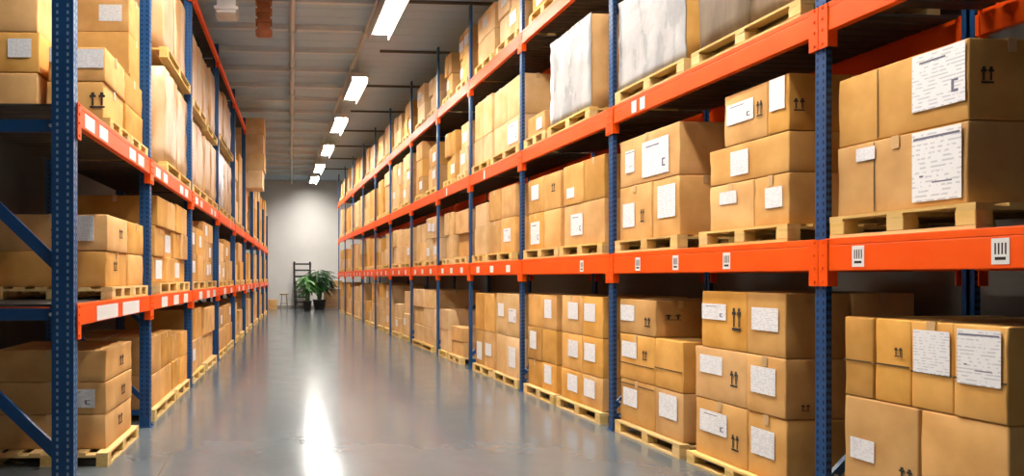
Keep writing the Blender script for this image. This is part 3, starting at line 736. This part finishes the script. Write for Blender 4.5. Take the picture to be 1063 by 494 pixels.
for z in (1.98, 2.30): obj('guard_bar', MB().tube([(-.41, .12, z), (.41, .12, z)], .045, 8).mesh('guard_bar', DARK), t)
# plants
LEAF = noisy('leaf', (.006, .035, .008), (.02, .09, .016), (3, 3, 3), (.35, .5), rand=.1)
POT = mat('dark_pot', (.025, .022, .022), .4); SOIL = mat('soil', (.03, .02, .012), .95)
def plant(x, y, hh, rad, n, seed, label, col=LEAF, potc=POT, pr=.27):
    q = random.Random(seed)
    t = empty('potted_plant', label, 'plant', (x, y, 0))
    obj('pot', MB().lathe([(pr*.72, 0), (pr*.78, .02), (pr, .46), (pr*1.06, .46), (pr*1.06, .52), (pr*.92, .52), (pr*.9, .47)], n=20).mesh('pot', potc, True), t)
    obj('soil', MB().lathe([(pr*.9, .44), (pr*.88, .475)], n=16).mesh('soil', SOIL), t)
    st = MB(); fo = MB()
    for i in range(n):
        az = q.uniform(0, 2*PI); e = q.uniform(.25, 1.0); top = hh*q.uniform(.55, 1.0); rr = rad*e*q.uniform(.5, 1.0)
        tip = Vector((math.cos(az)*rr, math.sin(az)*rr, top)); mid = Vector((math.cos(az)*rr*.35, math.sin(az)*rr*.35, .47+(top-.47)*.55))
        st.tube([(math.cos(az)*.08, math.sin(az)*.08, .46), mid, tip], [.012, .009, .006], 5)
        dirv = Vector((math.cos(az), math.sin(az), -.35+q.uniform(-.2, .5))).normalized(); side = dirv.cross(Vector((0,0,1))).normalized()
        ln = q.uniform(.38, .62); wd = ln*q.uniform(.26, .36); nrm = side.cross(dirv)
        prev = None
        prof = [(0, .12), (.2, .8), (.45, 1), (.75, .65), (1, .03)]
        for f_, ww in prof:
            c_ = tip + dirv*ln*f_ + Vector((0, 0, -ln*.35*f_*f_))
            row = [fo.bm.verts.new(c_ - side*wd*ww*.5 + nrm*.03), fo.bm.verts.new(c_), fo.bm.verts.new(c_ + side*wd*ww*.5 + nrm*.03)]
            if prev:
                for k in (0, 1): fo.bm.faces.new((prev[k], prev[k+1], row[k+1], row[k]))
            prev = row
    obj('stems', st.mesh('stems', LEAF), t); obj('foliage', fo.mesh('foliage', col, True), t)
x, y, _ = E(331.5, 0, 33.9)
plant(x, y, 1.95, .46, 150, 3, 'dark leafy plant in a black pot at the end of the aisle', pr=.32)
LEAF2 = noisy('leaf_light', (.03, .13, .02), (.09, .27, .05), (3, 3, 3), (.35, .5))
x, y, _ = E(319, 0, 32.2)
plant(x, y, 1.65, .22, 60, 5, 'narrow lighter green plant between the ladder and the dark plant', LEAF2, pr=.2)
# counter desk
DESKW = noisy('desk_wood', (.36, .19, .08), (.48, .27, .12), (2, 2, 9), (.45, .6)); TOPM = mat('desk_top', (.70, .66, .58), .35)
x, y, _ = E(348, 0, 35.5)
t = empty('counter_desk', 'wooden counter desk with pale top beside the dark plant', 'desk', (x, y, 0))
obj('worktop', MB().box(-.62, .62, -.38, .38, 1.02, 1.08).bevel(.01).mesh('worktop', TOPM), t)
obj('front_panel', MB().box(-.55, .55, -.32, -.29, .03, 1.02).box(-.53, -.05, -.335, -.32, .10, .95).box(.05, .53, -.335, -.32, .10, .95).mesh('front_panel', DESKW), t)
for q in (-1, 1): obj('side_panel', MB().box(q*.55, q*.58, -.33, .33, 0, 1.02).mesh('side_panel', DESKW), t)
o = obj('carton', carton_mesh(.45, .40, .36, True, random.Random(2), 1), None, (x+.12, y, 1.081)); tag(o, 'small kraft carton standing on the counter desk by the plant', 'carton')
obj('packing_tape', MB().box(-.025, .025, -.2, .2, .3605, .362).mesh('packing_tape', TAPE), o)
# stool and low boxes at the left end
x, y, _ = E(295, 0, 35.3)
STW = mat('stool_wood', (.26, .17, .09), .5)
t = empty('stool', 'small dark wooden stool against the pale end wall', 'stool', (x, y, 0))
obj('seat', MB().lathe([(.22, .72), (.235, .735), (.235, .77), (.22, .785)], n=24).mesh('seat', STW), t)
for k in range(4):
    an = PI/4+k*PI/2; obj('leg', MB().tube([(math.cos(an)*.16, math.sin(an)*.16, .73), (math.cos(an)*.24, math.sin(an)*.24, 0)], .022, 8).mesh('leg', STW), t)
obj('footrest', MB().tube([(math.cos(k*PI/8)*.205, math.sin(k*PI/8)*.205, .28) for k in range(17)], .012, 6).mesh('footrest', STW), t)
x, y, _ = E(283, 0, 35.4)
o = obj('carton', carton_mesh(.46, .5, .48, True, random.Random(3), 1), None, (x, y, 0)); tag(o, 'low kraft carton on the floor beside the stool', 'carton')
obj('packing_tape', MB().box(-.03, .03, -.25, .25, .4805, .482).mesh('packing_tape', TAPE), o)

# ------------------------------------------------------------------ light
wd = bpy.data.worlds.new('world'); S.world = wd; wd.use_nodes = True
bg = wd.node_tree.nodes['Background']; bg.inputs[0].default_value = (1.0, 0.96, 0.92, 1); bg.inputs[1].default_value = 0.16
S.view_settings.view_transform = 'Standard'; S.view_settings.look = 'None'
S.view_settings.gamma = 1.0; S.view_settings.use_curve_mapping = False
S.view_settings.exposure = 0.1
S.cycles.use_denoising = True
S.cycles.max_bounces = 6; S.cycles.diffuse_bounces = 4; S.cycles.glossy_bounces = 3
S.cycles.sample_clamp_indirect = 6.0
